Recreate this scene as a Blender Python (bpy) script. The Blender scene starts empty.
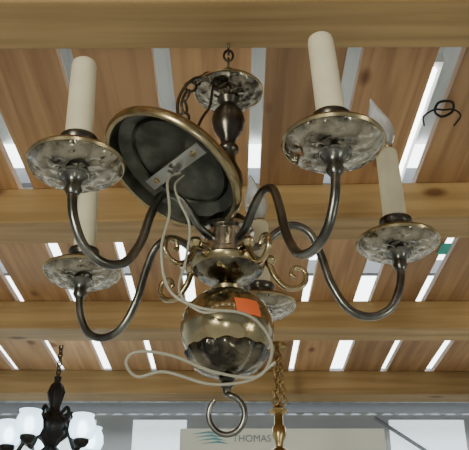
import bpy, bmesh, math, random
from mathutils import Vector, Matrix
random.seed(4)
C=1.6
TH=math.radians(28.3)
scn=bpy.context.scene

# ---------------- materials ----------------
def newmat(n):
    m=bpy.data.materials.new(n); m.use_nodes=True
    nt=m.node_tree; return m,nt,nt.nodes['Principled BSDF']
def plain(n,col,rough=.5,metal=0,emit=0,ecol=None,noise=0.0,nscale=20,trans=0,bump=0):
    m,nt,b=newmat(n)
    b.inputs['Base Color'].default_value=(*col,1); b.inputs['Roughness'].default_value=rough
    b.inputs['Metallic'].default_value=metal; b.inputs['Transmission Weight'].default_value=trans
    if emit:
        b.inputs['Emission Color'].default_value=(*(ecol or col),1); b.inputs['Emission Strength'].default_value=emit
    if noise or bump:
        tc=nt.nodes.new('ShaderNodeTexCoord'); no=nt.nodes.new('ShaderNodeTexNoise')
        no.inputs['Scale'].default_value=nscale; no.inputs['Detail'].default_value=5
        nt.links.new(tc.outputs['Object'],no.inputs['Vector'])
        r=nt.nodes.new('ShaderNodeValToRGB'); r.color_ramp.elements[0].position=.35; r.color_ramp.elements[1].position=.65
        r.color_ramp.elements[0].color=(*[c*(1-noise) for c in col],1); r.color_ramp.elements[1].color=(*[min(1,c*(1+noise)) for c in col],1)
        nt.links.new(no.outputs['Fac'],r.inputs['Fac']); nt.links.new(r.outputs['Color'],b.inputs['Base Color'])
        if bump:
            bp=nt.nodes.new('ShaderNodeBump'); bp.inputs['Strength'].default_value=bump; bp.inputs['Distance'].default_value=.002
            nt.links.new(no.outputs['Fac'],bp.inputs['Height']); nt.links.new(bp.outputs['Normal'],b.inputs['Normal'])
    return m
def wood(n,c1,c2,axis):
    m,nt,b=newmat(n); L=nt.links.new
    tc=nt.nodes.new('ShaderNodeTexCoord'); oi=nt.nodes.new('ShaderNodeObjectInfo')
    add=nt.nodes.new('ShaderNodeVectorMath'); add.operation='MULTIPLY_ADD'
    comb=nt.nodes.new('ShaderNodeCombineXYZ')
    mu=nt.nodes.new('ShaderNodeMath'); mu.operation='MULTIPLY'; mu.inputs[1].default_value=13.0
    L(oi.outputs['Random'],mu.inputs[0])
    for i in range(3): L(mu.outputs[0],comb.inputs[i])
    add.inputs[1].default_value=(1,1,1)
    L(tc.outputs['Object'],add.inputs[0]); L(comb.outputs[0],add.inputs[2])
    mp=nt.nodes.new('ShaderNodeMapping')
    s=[48,48,48]; s[axis]=2.2; mp.inputs['Scale'].default_value=s
    L(add.outputs[0],mp.inputs['Vector'])
    mk=nt.nodes.new('ShaderNodeMapping'); s2=[9,9,9]; s2[axis]=4.0; mk.inputs['Scale'].default_value=s2
    L(add.outputs[0],mk.inputs['Vector'])
    vo=nt.nodes.new('ShaderNodeTexVoronoi'); vo.inputs['Scale'].default_value=1
    L(mk.outputs[0],vo.inputs['Vector'])
    no=nt.nodes.new('ShaderNodeTexNoise'); no.inputs['Scale'].default_value=1; no.inputs['Detail'].default_value=6; no.inputs['Distortion'].default_value=.6
    L(mp.outputs[0],no.inputs['Vector'])
    no2=nt.nodes.new('ShaderNodeTexNoise'); no2.inputs['Scale'].default_value=2.5; L(add.outputs[0],no2.inputs['Vector'])
    r=nt.nodes.new('ShaderNodeValToRGB'); r.color_ramp.elements[0].position=.36; r.color_ramp.elements[1].position=.62
    r.color_ramp.elements[0].color=(*c1,1); r.color_ramp.elements[1].color=(*c2,1)
    L(no.outputs['Fac'],r.inputs['Fac'])
    kr=nt.nodes.new('ShaderNodeValToRGB'); kr.color_ramp.elements[0].position=.05; kr.color_ramp.elements[1].position=.12
    kr.color_ramp.elements[0].color=(.35,.22,.15,1); kr.color_ramp.elements[1].color=(1,1,1,1)
    L(vo.outputs['Distance'],kr.inputs['Fac'])
    mx=nt.nodes.new('ShaderNodeMixRGB'); mx.blend_type='MULTIPLY'; mx.inputs[0].default_value=.9
    L(r.outputs[0],mx.inputs[1]); L(kr.outputs[0],mx.inputs[2])
    r3=nt.nodes.new('ShaderNodeValToRGB'); r3.color_ramp.elements[0].position=.3; r3.color_ramp.elements[1].position=.7
    r3.color_ramp.elements[0].color=(.70,.69,.68,1); r3.color_ramp.elements[1].color=(1.0,1.0,1.0,1)
    L(no2.outputs['Fac'],r3.inputs['Fac'])
    mx2=nt.nodes.new('ShaderNodeMixRGB'); mx2.blend_type='MULTIPLY'; mx2.inputs[0].default_value=1
    L(mx.outputs[0],mx2.inputs[1]); L(r3.outputs[0],mx2.inputs[2])
    hs=nt.nodes.new('ShaderNodeHueSaturation'); 
    mr=nt.nodes.new('ShaderNodeMapRange'); mr.inputs['To Min'].default_value=.82; mr.inputs['To Max'].default_value=1.15
    L(oi.outputs['Random'],mr.inputs['Value']); L(mr.outputs[0],hs.inputs['Value']); L(mx2.outputs[0],hs.inputs['Color'])
    L(hs.outputs[0],b.inputs['Base Color']); b.inputs['Roughness'].default_value=.6
    bp=nt.nodes.new('ShaderNodeBump'); bp.inputs['Strength'].default_value=.25; bp.inputs['Distance'].default_value=.002
    L(no.outputs['Fac'],bp.inputs['Height']); L(bp.outputs[0],b.inputs['Normal'])
    return m
def metal(n,c1,c2,rough,scale=30,relief=0,rscale=60):
    m,nt,b=newmat(n); L=nt.links.new
    tc=nt.nodes.new('ShaderNodeTexCoord'); no=nt.nodes.new('ShaderNodeTexNoise'); no.inputs['Scale'].default_value=scale; no.inputs['Detail'].default_value=4
    L(tc.outputs['Object'],no.inputs['Vector'])
    r=nt.nodes.new('ShaderNodeValToRGB'); r.color_ramp.elements[0].position=.38; r.color_ramp.elements[1].position=.62
    r.color_ramp.elements[0].color=(*c1,1); r.color_ramp.elements[1].color=(*c2,1)
    L(no.outputs['Fac'],r.inputs['Fac']); L(r.outputs[0],b.inputs['Base Color'])
    b.inputs['Metallic'].default_value=1; b.inputs['Roughness'].default_value=rough
    if relief:
        vo=nt.nodes.new('ShaderNodeTexVoronoi'); vo.inputs['Scale'].default_value=rscale; vo.feature='SMOOTH_F1'
        L(tc.outputs['Object'],vo.inputs['Vector'])
        bp=nt.nodes.new('ShaderNodeBump'); bp.inputs['Strength'].default_value=relief; bp.inputs['Distance'].default_value=.004
        L(vo.outputs['Distance'],bp.inputs['Height']); L(bp.outputs[0],b.inputs['Normal'])
    return m

M_board=wood('pine_board',(.42,.225,.10),(.61,.36,.17),1)
M_beam=wood('pine_beam',(.35,.22,.085),(.48,.315,.135),0)
M_post=wood('pine_post',(.42,.24,.10),(.58,.36,.16),2)
M_pewter=metal('antique_pewter',(.115,.115,.105),(.29,.285,.26),.28,25)
M_relief=metal('embossed_pewter',(.085,.078,.062),(.46,.42,.34),.2,50,.9,95)
M_reliefd=metal('embossed_dark',(.06,.055,.045),(.26,.23,.17),.22,45,.9,85)
M_dark=metal('dark_bronze',(.06,.055,.05),(.16,.14,.115),.3,25)
M_brass=metal('polished_brass',(.28,.23,.13),(.55,.46,.28),.19,16)
M_abrass=metal('antique_brass',(.30,.24,.135),(.57,.47,.28),.25,25)
M_inner=metal('canopy_inner',(.09,.095,.08),(.20,.20,.17),.42,30)
M_steel=plain('zinc_steel',(.45,.45,.43),.4,1)
M_silver=metal('silver_collar',(.4,.38,.35),(.7,.68,.62),.2,20)
M_candle=plain('candle_sleeve',(.82,.77,.58),.5,noise=.05,nscale=40)
M_cord=plain('clear_cord',(.50,.48,.39),.25,trans=.25)
M_glass=plain('bulb_glass',(.95,.96,.97),.08,trans=.72)
M_tag=plain('orange_tag',(.85,.16,.05),.6)
M_teal=plain('teal_tape',(.05,.45,.38),.6)
M_black=plain('black_iron',(.02,.018,.016),.45,.6)
M_lit=plain('lit_globe',(.7,.8,.85),.3,emit=1.1,ecol=(.72,.9,1),trans=.6)
M_filament=plain('lit_lamp',(1,1,1),.3,emit=14,ecol=(.85,.95,1))
M_brasschain=metal('gold_chain',(.34,.24,.10),(.54,.40,.19),.3,30)

# ---------------- helpers ----------------
def link(o): scn.collection.objects.link(o); return o
def empty(n,loc):
    e=bpy.data.objects.new(n,None); e.location=loc; e.empty_display_size=.05; return link(e)
def par(o,p):
    if p: 
        o.parent=p; o.matrix_parent_inverse=Matrix.Translation(-Vector(p.location))
    return o
def meshobj(n,verts,faces,mat,parent=None,smooth=True,M=None):
    me=bpy.data.meshes.new(n); me.from_pydata([tuple(v) for v in verts],[],faces); 
    bm=bmesh.new(); bm.from_mesh(me); bmesh.ops.remove_doubles(bm,verts=bm.verts,dist=1e-6); bmesh.ops.recalc_face_normals(bm,faces=bm.faces)
    if M is not None: bm.transform(M)
    bm.to_mesh(me); bm.free()
    for p in me.polygons: p.use_smooth=smooth
    me.materials.append(mat); o=bpy.data.objects.new(n,me); link(o); return par(o,parent)
def lathe(n,prof,mat,loc=(0,0,0),parent=None,seg=48,rot=None,lobes=0,amp=0,lobfrom=0,relief=0):
    v=[];f=[]
    closed=(prof[0]==prof[-1])
    for i,(r,z) in enumerate(prof):
        for k in range(seg):
            a=2*math.pi*k/seg
            rr=r; zz=z
            if lobes and r>lobfrom:
                rr=r*(1+amp*math.cos(lobes*a))
                zz=z+relief*math.cos(lobes*a)*math.sin(r*420)
            v.append((rr*math.cos(a),rr*math.sin(a),zz))
    for i in range(len(prof)-1):
        for k in range(seg):
            k2=(k+1)%seg
            f.append((i*seg+k,i*seg+k2,(i+1)*seg+k2,(i+1)*seg+k))
    if not closed:
        if prof[0][0]>1e-5: f.append(tuple(range(seg)))
        if prof[-1][0]>1e-5: f.append(tuple((len(prof)-1)*seg+k for k in range(seg)))
    o=meshobj(n,v,f,mat,None,True)
    o.location=loc
    if rot is not None: o.rotation_mode='QUATERNION'; o.rotation_quaternion=rot
    md=o.modifiers.new('es','EDGE_SPLIT'); md.split_angle=math.radians(48)
    return par(o,parent)
def cr(pts,n=8,cyc=False):
    P=[Vector(p) for p in pts]; out=[]
    N=len(P); rng=N if cyc else N-1
    for i in range(rng):
        p0=P[(i-1)%N] if cyc or i>0 else P[0]*2-P[1]
        p1=P[i]; p2=P[(i+1)%N]; p3=P[(i+2)%N] if cyc or i+2<N else P[-1]*2-P[-2]
        for k in range(n):
            t=k/n
            out.append(.5*((2*p1)+(p2-p0)*t+(2*p0-5*p1+4*p2-p3)*t*t+(3*p1-p0-3*p2+p3)*t**3))
    if not cyc: out.append(P[-1])
    return out
def tube(n,pts,rad,mat,parent=None,cyc=False,smooth=True,taper=None,sub=8):
    pp=cr(pts,sub,cyc) if smooth else [Vector(p) for p in pts]
    cu=bpy.data.curves.new(n,'CURVE'); cu.dimensions='3D'; cu.bevel_depth=rad; cu.bevel_resolution=4; cu.use_fill_caps=True
    s=cu.splines.new('POLY'); s.points.add(len(pp)-1)
    for i,p in enumerate(pp):
        s.points[i].co=(*p,1)
        if taper: s.points[i].radius=taper[0]+(taper[1]-taper[0])*i/(len(pp)-1)
    s.use_cyclic_u=cyc; s.use_smooth=True
    cu.materials.append(mat); o=bpy.data.objects.new(n,cu); link(o)
    me=bpy.data.meshes.new_from_object(o.evaluated_get(bpy.context.evaluated_depsgraph_get()))
    bpy.data.objects.remove(o); o=bpy.data.objects.new(n,me); link(o)
    for p in me.polygons: p.use_smooth=True
    return par(o,parent)
def box(n,lo,hi,mat,parent=None,bev=0,rotz=0,):
    cx=[(lo[i]+hi[i])/2 for i in range(3)]; h=[(hi[i]-lo[i])/2 for i in range(3)]
    v=[(sx*h[0],sy*h[1],sz*h[2]) for sx in(-1,1) for sy in(-1,1) for sz in(-1,1)]
    f=[(0,1,3,2),(4,6,7,5),(0,4,5,1),(2,3,7,6),(0,2,6,4),(1,5,7,3)]
    o=meshobj(n,v,f,mat,None,False); o.location=cx; o.rotation_euler[2]=rotz
    if bev:
        md=o.modifiers.new('b','BEVEL'); md.width=bev; md.segments=2
    return par(o,parent)
def chain(n,p0,p1,count,mat,parent,R=.006,wire=.0013,el=1.5,pts=None):
    path=cr(pts,10) if pts else [Vector(p0),Vector(p1)]
    ds=[0]
    for i in range(1,len(path)): ds.append(ds[-1]+(path[i]-path[i-1]).length)
    V=[];F=[]
    for i in range(count):
        d=ds[-1]*(i+.5)/count
        k=max(j for j in range(len(ds)-1) if ds[j]<=d)
        t=(d-ds[k])/(ds[k+1]-ds[k]+1e-9); c=path[k].lerp(path[k+1],t); T=(path[k+1]-path[k]).normalized()
        q=T.to_track_quat('Z','Y'); tw=(math.pi/2 if i%2 else 0)+.4
        S=20;K=8;b0=len(V)
        for a in range(S):
            A=2*math.pi*a/S; cc=Vector((R*math.cos(A),0,R*el*math.sin(A))); nn=Vector((math.cos(A),0,math.sin(A)))
            for kk in range(K):
                B=2*math.pi*kk/K; p=cc+nn*wire*math.cos(B)+Vector((0,1,0))*wire*math.sin(B)
                p=Matrix.Rotation(tw,3,'Z')@p
                V.append(c+q@p)
        for a in range(S):
            for kk in range(K):
                a2=(a+1)%S;k2=(kk+1)%K
                F.append((b0+a*K+kk,b0+a2*K+kk,b0+a2*K+k2,b0+a*K+k2))
    return meshobj(n,V,F,mat,parent)

# ---------------- camera ----------------
cd=bpy.data.cameras.new('camera'); cam=bpy.data.objects.new('camera',cd); link(cam)
cam.location=(0,0,C); cam.rotation_euler=(math.pi/2+TH,0,0)
cd.sensor_width=36; cd.lens=800/469*36; cd.clip_start=.02; scn.camera=cam

# ---------------- chandelier ----------------
CX=-.008; CY=.82; AD=-.009
ch=empty('chandelier',(CX,CY,C+.43))
base=(CX,CY,C-.003); hbase=(CX,CY,C+AD+.001); bbase=(CX,CY,C+.006)
lathe('column',[(0,.655),(.006,.652),(.008,.645),(.006,.64),(.010,.632),(.014,.624),(.010,.616),(.013,.612),(.019,.603),(.021,.592),(.018,.578),(.010,.565),(.0085,.557),(.013,.552),(.013,.547),(.009,.543),(.010,.53),(.017,.515),(.019,.50),(.015,.485),(.009,.472),(.012,.466),(.012,.46),(.02,.452),(.024,.448),(.024,.436),(0,.436)],M_dark,base,ch)
dish=lambda z,R:[(0,z),(R*.25,z),(R*.36,z+.0002),(R*.45,z+.001),(R*.54,z+.0012),(R*.62,z+.0015),(R*.7,z+.0025),(R*.8,z+.004),(R*.87,z+.006),(R*.93,z+.008),(R,z+.013),(R*.985,z+.0145),(R*.9,z+.0105),(R*.78,z+.0075),(R*.5,z+.0045),(0,z+.004)]
lathe('top_dish',dish(.625,.044),M_relief,base,ch,seg=96,lobes=10,lobfrom=.014,relief=.0011)
lathe('top_dish_rim',[(.0425,.636),(.0445,.637),(.0450,.639),(.0435,.6405),(.042,.639),(.0425,.636)],M_abrass,base,ch,seg=60)
lathe('hub',[(0,.447),(.022,.447),(.030,.443),(.031,.438),(.027,.435),(.027,.412),(.031,.409),(.031,.404),(.024,.400),(0,.400)],M_silver,hbase,ch)
lathe('hub_dish',[(0,.372),(.006,.372),(.012,.376),(.022,.378),(.032,.383),(.039,.391),(.041,.396),(.038,.397),(.03,.393),(.018,.401),(0,.401)],M_reliefd,hbase,ch,seg=72,lobes=10,amp=.01,lobfrom=.014,relief=.0008)
lathe('hub_dish_rim',[(.039,.390),(.0415,.3935),(.0425,.397),(.0405,.3985),(.0385,.396),(.039,.390)],M_abrass,hbase,ch,seg=60)
lathe('neck',[(.010,.376),(.013,.372),(.009,.366),(.013,.362),(.018,.358),(.016,.352),(.0,.346)],M_abrass,(CX,CY,C+.002),ch)
ball=[]
for i in range(25):
    a=math.pi*i/24; ball.append((.0512*math.sin(a),.307+.0455*math.cos(a)))
lathe('ball',ball,M_brass,bbase,ch,seg=64)
lathe('ball_cup',[(0,.252),(.008,.252),(.013,.254),(.024,.2575),(.034,.2635),(.0405,.272),(.0445,.2795),(.0440,.2815),(.0430,.281),(.038,.2755),(.030,.268),(0,.258)],M_reliefd,bbase,ch,seg=96,lobes=12,amp=.04,lobfrom=.02)
lathe('bottom_finial',[(0,.258),(.006,.257),(.009,.254),(.006,.251),(.008,.248),(.005,.245),(.004,.239),(0,.237)],M_dark,(CX,CY,C+.002),ch)
hp=[]
for k in range(15):
    a=math.radians(12+ (318-12)*k/14)
    hp.append((CX+.0185*math.sin(a),CY-.004*math.cos(a),C+.219+.0195*math.cos(a)))
hp=[(CX,CY,C+.241)]+hp
tube('bottom_hook',hp,.0033,M_pewter,ch,taper=(1.1,.85))

AZ=[29,97,168,-119,-47]
RS=[.211,.203,.212,.212,.207]
for i,az in enumerate(AZ):
    a=math.radians(az); sx,sy=math.sin(a),-math.cos(a); R0=RS[i]
    ad=AD+[.000,.000,-.004,-.002,.004][i]
    W=lambda r,z:(CX+sx*r,CY+sy*r,C+z+ad)
    k=R0/.205
    tube(f'arm_{i+1}',[W(r*k,z) for r,z in [(.026,.422),(.042,.428),(.058,.444),(.078,.455),(.098,.446),(.110,.418),(.120,.383),(.138,.353),(.162,.344),(.186,.354),(.2,.378),(.205,.402),(.205,.424)]],.0048,M_pewter,ch)
    tube(f'scroll_{i+1}',[W(r,z) for r,z in [(.030,.408),(.046,.404),(.054,.388),(.066,.375),(.081,.375),(.090,.385),(.088,.397),(.078,.400),(.073,.392),(.078,.387)]],.0032,M_abrass,ch,taper=(1.25,.8))
    b=W(R0,0)
    lathe(f'scroll_knob_{i+1}',[(0,.0075),(.0055,.005),(.0078,0),(.0055,-.005),(0,-.0075)],M_abrass,W(.048,.407),ch,seg=20)
    lathe(f'arm_cap_{i+1}',[(0,.430),(.012,.430),(.0135,.426),(.009,.421),(.0075,.414),(.009,.410),(.006,.404),(0,.403)],M_pewter,b,ch,seg=32)
    lathe(f'bobeche_{i+1}',dish(.426,.0485),M_relief,b,ch,seg=96,lobes=8,lobfrom=.014,relief=.0013)
    lathe(f'bobeche_ring_{i+1}',[(.0145,.4265),(.0165,.4247),(.0185,.426),(.0165,.4285),(.0145,.4265)],M_pewter,b,ch,seg=64)
    lathe(f'bobeche_rim_{i+1}',[(.0455,.4374),(.0485,.4368),(.0501,.4395),(.0488,.4420),(.047,.4415),(.0455,.4374)],M_abrass,b,ch,seg=72)
    lathe(f'candle_cup_{i+1}',[(0,.428),(.013,.429),(.010,.434),(.009,.438),(.014,.442),(.0185,.448),(.0195,.455),(.017,.459),(.018,.463),(.020,.466),(.0195,.470),(.0165,.471),(0,.471)],M_dark,b,ch,seg=40)
    lean=Vector((0,0,1)).rotation_difference(Vector([(-.06,0,1),(-.02,0.01,1),(.0,0,1),(-.02,0,1),(-.03,0,1)][i]))
    lathe(f'candle_{i+1}',[(0,0),(.0142,0),(.0142,.006),(.0138,.05),(.0133,.094),(.0125,.0985),(.011,.100),(.009,.0995),(.0085,.090),(0,.090)],M_candle,W(R0,.470),ch,seg=36,rot=lean)
    if i in (1,2):
        ox=.002 if i==1 else 0
        q=Vector((0,0,1)).rotation_difference(Vector((-.16,0.03,1)).normalized())
        bl=(W(R0,0)[0]-ox,W(R0,0)[1],W(R0,.572)[2])
        lathe(f'bulb_{i+1}',[(0,0),(.008,0),(.009,.004),(.010,.008),(.0155,.018),(.0175,.028),(.0155,.040),(.0105,.055),(.0055,.069),(.0015,.082),(0,.0825),
              (0,.081),(.0008,.080),(.0045,.068),(.009,.0545),(.0145,.0395),(.0165,.028),(.0145,.0185),(.0095,.0095),(.007,.006),(0,.006)],M_glass,bl,ch,seg=28,rot=q)
        lathe(f'bulb_stem_{i+1}',[(0,.006),(.0035,.006),(.0025,.018),(.0012,.034),(0,.035)],M_steel,bl,ch,seg=12,rot=q)
        lathe(f'bulb_base_{i+1}',[(0,-.010),(.0085,-.010),(.0085,.003),(0,.003)],M_abrass,bl,ch,seg=20,rot=q)

def ring(n,c,R,w,mat,plane='xz',el=1.0,parent=ch):
    pts=[]
    for k in range(14):
        a=2*math.pi*k/14
        u,v=R*math.cos(a),R*el*math.sin(a)
        pts.append((c[0]+(u if plane[0]=='x' else 0),c[1]+(u if plane[0]=='y' else 0),c[2]+v))
    return tube(n,pts,w,mat,parent,cyc=True)
ring('top_loop',(CX,CY,C+.662),.010,.0022,M_dark,'xz')
ring('top_link_1',(CX,CY,C+.680),.006,.0016,M_dark,'yz',1.5)
ring('top_link_2',(CX,CY,C+.694),.006,.0016,M_dark,'xz',1.5)
tube('beam_hook',[(CX,CY-.004,C+.700),(CX,CY+.005,C+.700),(CX,CY+.008,C+.706),(CX,CY+.002,C+.712),(CX,CY,C+.725)],.0018,M_dark,ch)
# canopy
n=Vector((-.467,-.183,-.870)).normalized()
cc=Vector((-.0715,.756,C+.473)); q=n.to_track_quat('Z','Y')
lathe('canopy_plate',[(.079,.0),(.083,.0015),(.0855,-.001),(.0845,-.008),(.078,-.014),(.064,-.021),(.045,-.029),(.02,-.035),(0,-.036),(0,-.034),(.019,-.033),(.044,-.027),(.062,-.0195),(.076,-.0125),(.079,0)],M_inner,cc,ch,seg=72,rot=q)
lathe('canopy_rim',[(.0795,.0012),(.0835,.0025),(.0868,-.0005),(.0868,-.006),(.083,-.0108),(.0855,-.004),(.0835,.0008),(.0795,.0012)],M_abrass,cc,ch,seg=72,rot=q)
lathe('canopy_step',[(.058,-.018),(.060,-.0155),(.062,-.018),(.060,-.0205),(.058,-.018)],M_inner,cc,ch,seg=60,rot=q)
d=Vector((.87,-1.35,-.183)); d=(d-n*d.dot(n)).normalized(); s=n.cross(d)
Mb=Matrix((( d.x,s.x,n.x,0),(d.y,s.y,n.y,0),(d.z,s.z,n.z,0),(0,0,0,1))); Mb.translation=cc+n*-.010
v=[(sx*.06,sy*.0075,sz*.0012) for sx in(-1,1) for sy in(-1,1) for sz in(-1,1)]
meshobj('crossbar',v,[(0,1,3,2),(4,6,7,5),(0,4,5,1),(2,3,7,6),(0,2,6,4),(1,5,7,3)],M_steel,ch,False,Mb)
lathe('crossbar_nut',[(0,-.022),(.004,-.022),(.004,.000),(.007,.000),(.007,.007),(.004,.007),(.004,.012),(0,.012)],M_steel,cc+n*-.009,ch,seg=6,rot=q)
for k,sg in enumerate((-.042,.042)):
    lathe(f'crossbar_screw_{k+1}',[(0,.003),(.004,.002),(.004,0),(.002,0),(.002,-.012),(0,-.012)],M_abrass,cc+d*sg-n*.009,ch,seg=14,rot=q)
chain('canopy_chain',None,None,9,M_dark,ch,R=.0065,wire=.0018,pts=[(-.012,CY,C+.664),(-.036,.80,C+.642),(-.0565,.784,C+.61),(-.060,.772,C+.56),(-.055,.765,C+.507)])
tube('lamp_cord_upper',[(CX,CY,C+.655),(-.02,.80,C+.63),(-.048,.78,C+.625),(-.068,.772,C+.58),(-.055,.765,C+.51)],.0020,M_dark,ch)
tube('lamp_cord_tail',[(-.012,CY,C+.67),(-.025,.81,C+.655),(-.030,.80,C+.60),(-.040,.79,C+.57),(-.054,.768,C+.51)],.0018,M_dark,ch)
w=[(-.060,.752,.470),(-.072,.738,.452),(-.068,.730,.407),(-.075,.734,.366),(-.066,.744,.326),(-.0345,.743,.306),(.0055,.7405,.300),(.0265,.750,.290),(.0375,.763,.269),(.0235,.7756,.246),(-.0195,.7737,.2496),(-.0645,.7656,.2646),(-.0975,.763,.267),(-.1085,.769,.258),(-.0975,.7765,.246),(-.0695,.774,.25),(-.0245,.779,.239),(.0155,.7775,.2426),(.0405,.769,.258)]
tube('lamp_cord',[(x,y,C+z) for x,y,z in w],.0016,M_cord,ch)
w2=[(-.056,.754,.468),(-.064,.738,.446),(-.058,.728,.420),(-.047,.735,.395),(-.050,.742,.36),(-.056,.745,.325),(-.0345,.745,.303),(-.012,.742,.303)]
tube('lamp_cord_second',[(x,y,C+z) for x,y,z in w2],.0014,M_cord,ch)
V=[];F=[]
for j in range(5):
    for k in range(7):
        a=math.radians(12+31*k/6 - 3*j/4); la=math.radians(-2+23*j/4)
        V.append((CX+.0524*math.cos(la)*math.sin(a),CY-.0524*math.cos(la)*math.cos(a),C+.313+.0468*math.sin(la)))
for j in range(4):
    for k in range(6): F.append((j*7+k,j*7+k+1,(j+1)*7+k+1,(j+1)*7+k))
meshobj('price_tag',V,F,M_tag,ch)

# ---------------- slatted rack ----------------
rack=empty('slatted_wood_rack',(0,1.2,C+.79))
HB=.79
gx=[.035+.145*k for k in range(-9,10)]
for k in range(len(gx)-1):
    g=.012+random.uniform(-.003,.002); g2=.012+random.uniform(-.003,.003)
    if k==10: g2=.022
    if k==11: g=.018
    box(f'board_{k+1}',(gx[k]+g,-.35,C+HB),(gx[k+1]-g2,2.62,C+HB+.019),M_board,rack,.0015,rotz=random.uniform(-.003,.003))
BT=.715
for k,(y0,rz) in enumerate([(.18,0),(.742,-.006),(1.307,-.03),(1.87,0),(2.43,0.01)]):
    box(f'beam_{k+1}',(-1.35,y0,C+BT),(1.35,y0+.089,C+HB),M_beam,rack,.003,rotz=rz)
for k,(x,y) in enumerate([(-1.3,.0),(1.3,.0),(-1.3,2.5),(1.3,2.5)]):
    box(f'post_{k+1}',(x-.045,y-.045,0),(x+.045,y+.045,C+HB),M_post,rack,.003)
hk=empty('wire_hook',(.345,1.15,C+.785))
hx,hy,hz=.340,1.06,C+.784
tube('wire_left',[(hx,hy,hz),(hx-.016,hy-.006,hz-.004),(hx-.030,hy+.010,hz-.006),(hx-.024,hy+.035,hz-.006)],.0016,M_black,hk)
tube('wire_right',[(hx,hy,hz),(hx+.016,hy-.006,hz-.004),(hx+.030,hy+.008,hz-.006),(hx+.026,hy+.035,hz-.006)],.0016,M_black,hk)
tube('wire_centre',[(hx-.012,hy-.018,hz),(hx-.014,hy-.002,hz-.005),(hx,hy+.010,hz-.006),(hx+.014,hy-.002,hz-.005),(hx+.012,hy-.018,hz),(hx,hy-.024,hz)],.0022,M_black,hk,cyc=True)
for k,(x,y) in enumerate([(.327,1.56),(.463,1.55)]):
    box('tape_marker',(x-.012,y,C+HB-.003),(x+.010,y+.05,C+HB-.0005),M_teal)

# ---------------- second (dark) chandelier ----------------
c2=empty('chandelier',(-.50,2.2,C+.54)); b2=(-.50,2.2,C)
chain('chain',(-.50,2.2,C+.79),(-.50,2.2,C+.69),8,M_black,c2,R=.006,wire=.0018)
lathe('hub',[(0,.70),(.010,.695),(.008,.68),(.018,.67),(.024,.65),(.018,.625),(.014,.61),(.014,.6),(.024,.59),(.044,.572),(.052,.55),(.044,.53),(.026,.515),(.016,.50),(.026,.49),(.028,.475),(.014,.46),(0,.45)],M_black,b2,c2,lobes=8,amp=.06)
for i in range(5):
    a=math.radians(90+72*i+36)
    W=lambda r,z:(-.50+math.cos(a-math.pi/2)*r,2.2+math.sin(a-math.pi/2)*r,C+z)
    tube(f'arm_{i+1}',[W(.02,.52),W(.045,.545),W(.07,.52),W(.095,.48),(W(.118,.49))],.006,M_black,c2)
    tube(f'scroll_{i+1}',[W(.02,.58),W(.05,.60),W(.06,.575),W(.045,.565)],.005,M_black,c2)
    wx,wy,_=W(.118,0)
    lathe(f'socket_{i+1}',[(0,.48),(.012,.485),(.02,.495),(.02,.505),(0,.505)],M_black,(wx,wy,C),c2,seg=24)
    lathe(f'lamp_{i+1}',[(0,.506),(.008,.51),(.014,.53),(.010,.548),(0,.556)],M_filament,(wx,wy,C),c2,seg=20)
    lathe(f'glass_globe_{i+1}',[(.012,.50),(.018,.502),(.030,.510),(.036,.526),(.034,.546),(.027,.562),(.030,.569),(.028,.569),(.0255,.562),(.032,.546),(.034,.527),(.029,.5125),(.018,.504),(.012,.5035),(.012,.50)],M_lit,(wx,wy,C),c2,seg=28)

# ---------------- brass pendant ----------------
p=empty('pendant_lamp',(.122,2.2,C+.6)); bp_=(.122,2.2,C)
lathe('ceiling_cap',[(0,.79),(.03,.79),(.028,.782),(.008,.775),(0,.774)],M_brasschain,bp_,p)
for k in range(3):
    o=(.008*math.cos(k*2.1),.008*math.sin(k*2.1))
    chain(f'chain_{k+1}',(.122+o[0]*.3,2.2+o[1],C+.778),(.122+o[0]*2,2.2+o[1],C+.618),10,M_brasschain,p,R=.0085,wire=.002)
lathe('cap',[(0,.625),(.008,.622),(.010,.612),(.020,.604),(.026,.600),(.024,.594),(.012,.588),(.012,.560),(.018,.552),(.020,.53),(.012,.515),(.010,.50),(.024,.49),(.05,.47),(.075,.43),(.078,.40),(.074,.40),(.045,.46),(0,.48)],M_brasschain,bp_,p)

# ---------------- shelving and carton ----------------
M_box=plain('white_cardboard',(.70,.69,.60),.8,noise=.05,nscale=3)
M_ink=plain('print_ink',(.20,.24,.26),.8); M_ink2=plain('teal_ink',(.14,.36,.38),.8)
M_rack=plain('grey_painted_steel',(.25,.27,.30),.5,.2)
sh=empty('storage_rack',(.2,3.3,C))
SZ=C+.28
box('shelf',(-.55,3.0,SZ-.03),(1.0,3.6,SZ),M_rack,sh)
box('shelf_lower',(-.55,3.0,.9),(1.0,3.6,.93),M_rack,sh)
for k,(x,y) in enumerate([(-.53,3.02),(.98,3.02),(-.53,3.58),(.98,3.58)]):
    box(f'post_{k+1}',(x-.02,y-.02,0),(x+.02,y+.02,SZ),M_rack,sh)
cb=empty('cardboard_box',(.19,3.3,SZ))
ZT=C+.755
box('carton',(-.205,3.02,SZ),(.565,3.5,ZT),M_box,cb,.003)
box('carton_tape',(-.205,3.23,ZT+.0005),(.565,3.29,ZT+.001),plain('kraft_tape',(.5,.4,.25),.4),cb)
tx=bpy.data.curves.new('lettering','FONT'); tx.body='THOMAS'; tx.size=.036; tx.extrude=.0005; tx.materials.append(M_ink)
to=bpy.data.objects.new('lettering',tx); link(to); to.location=(-.008,3.018,ZT-.050); to.rotation_euler=(math.pi/2,0,0); par(to,cb)
for k in range(4):
    x0=-.165+.012*k
    meshobj(f'logo_stripe_{k+1}',[(x0,3.0185,ZT-.022-.012*k),(x0+.07,3.0185,ZT-.010-.012*k),(x0+.11,3.0185,ZT-.022-.012*k),(x0+.06,3.0185,ZT-.019-.012*k)],[(0,1,2,3)],M_ink2,cb,False)

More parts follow.
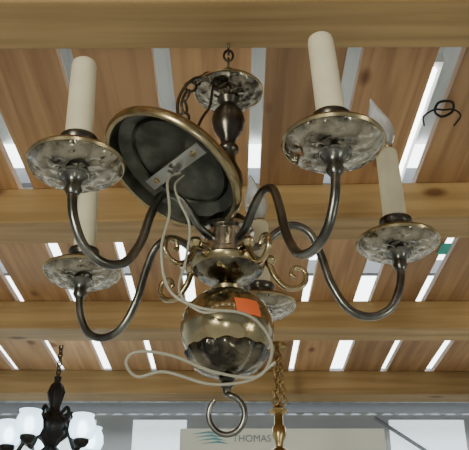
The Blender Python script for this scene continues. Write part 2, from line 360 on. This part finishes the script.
# ---------------- warehouse shell ----------------
M_roof=plain('corrugated_roof',(.38,.39,.38),.6,noise=.2,nscale=1.2)
M_floor=plain('concrete_floor',(.42,.40,.35),.7,noise=.15,nscale=1.5)
M_wall=plain('painted_metal_wall',(.33,.34,.35),.7,noise=.08,nscale=.8)
M_sky=plain('skylight_panel',(.95,.95,.95),.5,emit=5.5,ecol=(.92,.99,1))
M_tube=plain('fluorescent_tube',(1,1,1),.5,emit=8,ecol=(.97,1,.95))
M_purlin=plain('purlin_steel',(.16,.165,.18),.7,.0)
M_enamel=plain('white_enamel',(.8,.8,.8),.4)
M_day=plain('daylight_glass',(.7,.8,.9),.3,emit=1.1,ecol=(.82,.90,.92))
RZ=C+4.0; X0,X1,Y0,Y1=-9,9,-8,15
box('floor',(X0,Y0,-.1),(X1,Y1,0),M_floor)
box('wall_back',(X0,Y1,0),(X1,Y1+.15,RZ),M_wall)
box('wall_front',(X0,Y0-.15,0),(X1,Y0,RZ),M_wall)
box('wall_left',(X0-.15,Y0,0),(X0,Y1,RZ),M_wall)
box('wall_right',(X1,Y0,0),(X1+.15,Y1,RZ),M_wall)
V=[];F=[];N=240
for k in range(N+1):
    x=X0+(X1-X0)*k/N; z=RZ+(.04 if (k//2)%2 else 0)
    V+= [(x,Y0,z),(x,Y1,z)]
for k in range(N): F.append((2*k,2*k+1,2*k+3,2*k+2))
meshobj('ceiling',V,F,M_roof,None,False)
for k,(ya,yb) in enumerate([(7.0,10.0),(10.3,13.4),(5.9,6.5),(-4,-2.5)]):
    box(f'window_{k+1}',(X0+.3,ya,RZ-.03),(X1-.3,yb,RZ-.01),M_sky)
for k in range(12):
    y=-7.4+k*1.95
    box(f'trim_{k+1}',(X0,y,RZ-.2),(X1,y+.08,RZ-.035),M_purlin)
for k,x in enumerate([-3.4,-1.35,1.35,4.2]):
    f=empty('fluorescent_light',(x,5.6,RZ-.35))
    box('housing',(x-.12,4.4,RZ-.33),(x+.12,6.8,RZ-.25),M_enamel,f)
    for j in (-.06,.06): tube(f'tube_{j>0}',[(x+j,4.45,RZ-.36),(x+j,6.75,RZ-.36)],.02,M_tube,f,smooth=False)
for k,(xa,xb) in enumerate([(-4.2,-2.6),(-1.9,-.9),(2.9,4.3)]):
    box(f'window_{k+5}',(xa,Y1-.03,C+3.1),(xb,Y1-.01,C+3.9),M_day)
tube('trim_20',[(2.6,14.8,RZ-.1),(4.5,14.8,C+2.6)],.035,M_purlin,None,smooth=False)
tube('trim_21',[(-4.6,14.8,RZ-.1),(-2.5,14.8,C+2.6)],.035,M_purlin,None,smooth=False)

# ---------------- lights ----------------
def area(n,loc,tgt,size,power,col):
    l=bpy.data.lights.new(n,'AREA'); l.shape='RECTANGLE'; l.size=size[0]; l.size_y=size[1]; l.energy=power; l.color=col
    o=bpy.data.objects.new(n,l); link(o); o.location=loc; o.rotation_euler=(Vector(tgt)-Vector(loc)).to_track_quat('-Z','Y').to_euler(); return o
area('fill_light',(-1.2,-1.8,C+.2),(0,1.2,C+.6),(.5,.3),40,(1,.985,.78))  # added area light behind the camera for front fill, not a ceiling fixture
area('fill_light',(2.2,-.5,C-.3),(0,1.3,C+.7),(.5,.5),12,(1,.985,.80))  # weaker added fill, aimed upward from low on the right; no fixture there
l=bpy.data.lights.new('flash','POINT'); l.energy=1.4; l.shadow_soft_size=.02; l.color=(1,.98,.86)
o=bpy.data.objects.new('flash',l); link(o); o.location=(-.04,-.01,C+.06)
wd=bpy.data.worlds.new('world'); scn.world=wd; wd.use_nodes=True
wd.node_tree.nodes['Background'].inputs[0].default_value=(.8,.88,1,1); wd.node_tree.nodes['Background'].inputs[1].default_value=.6
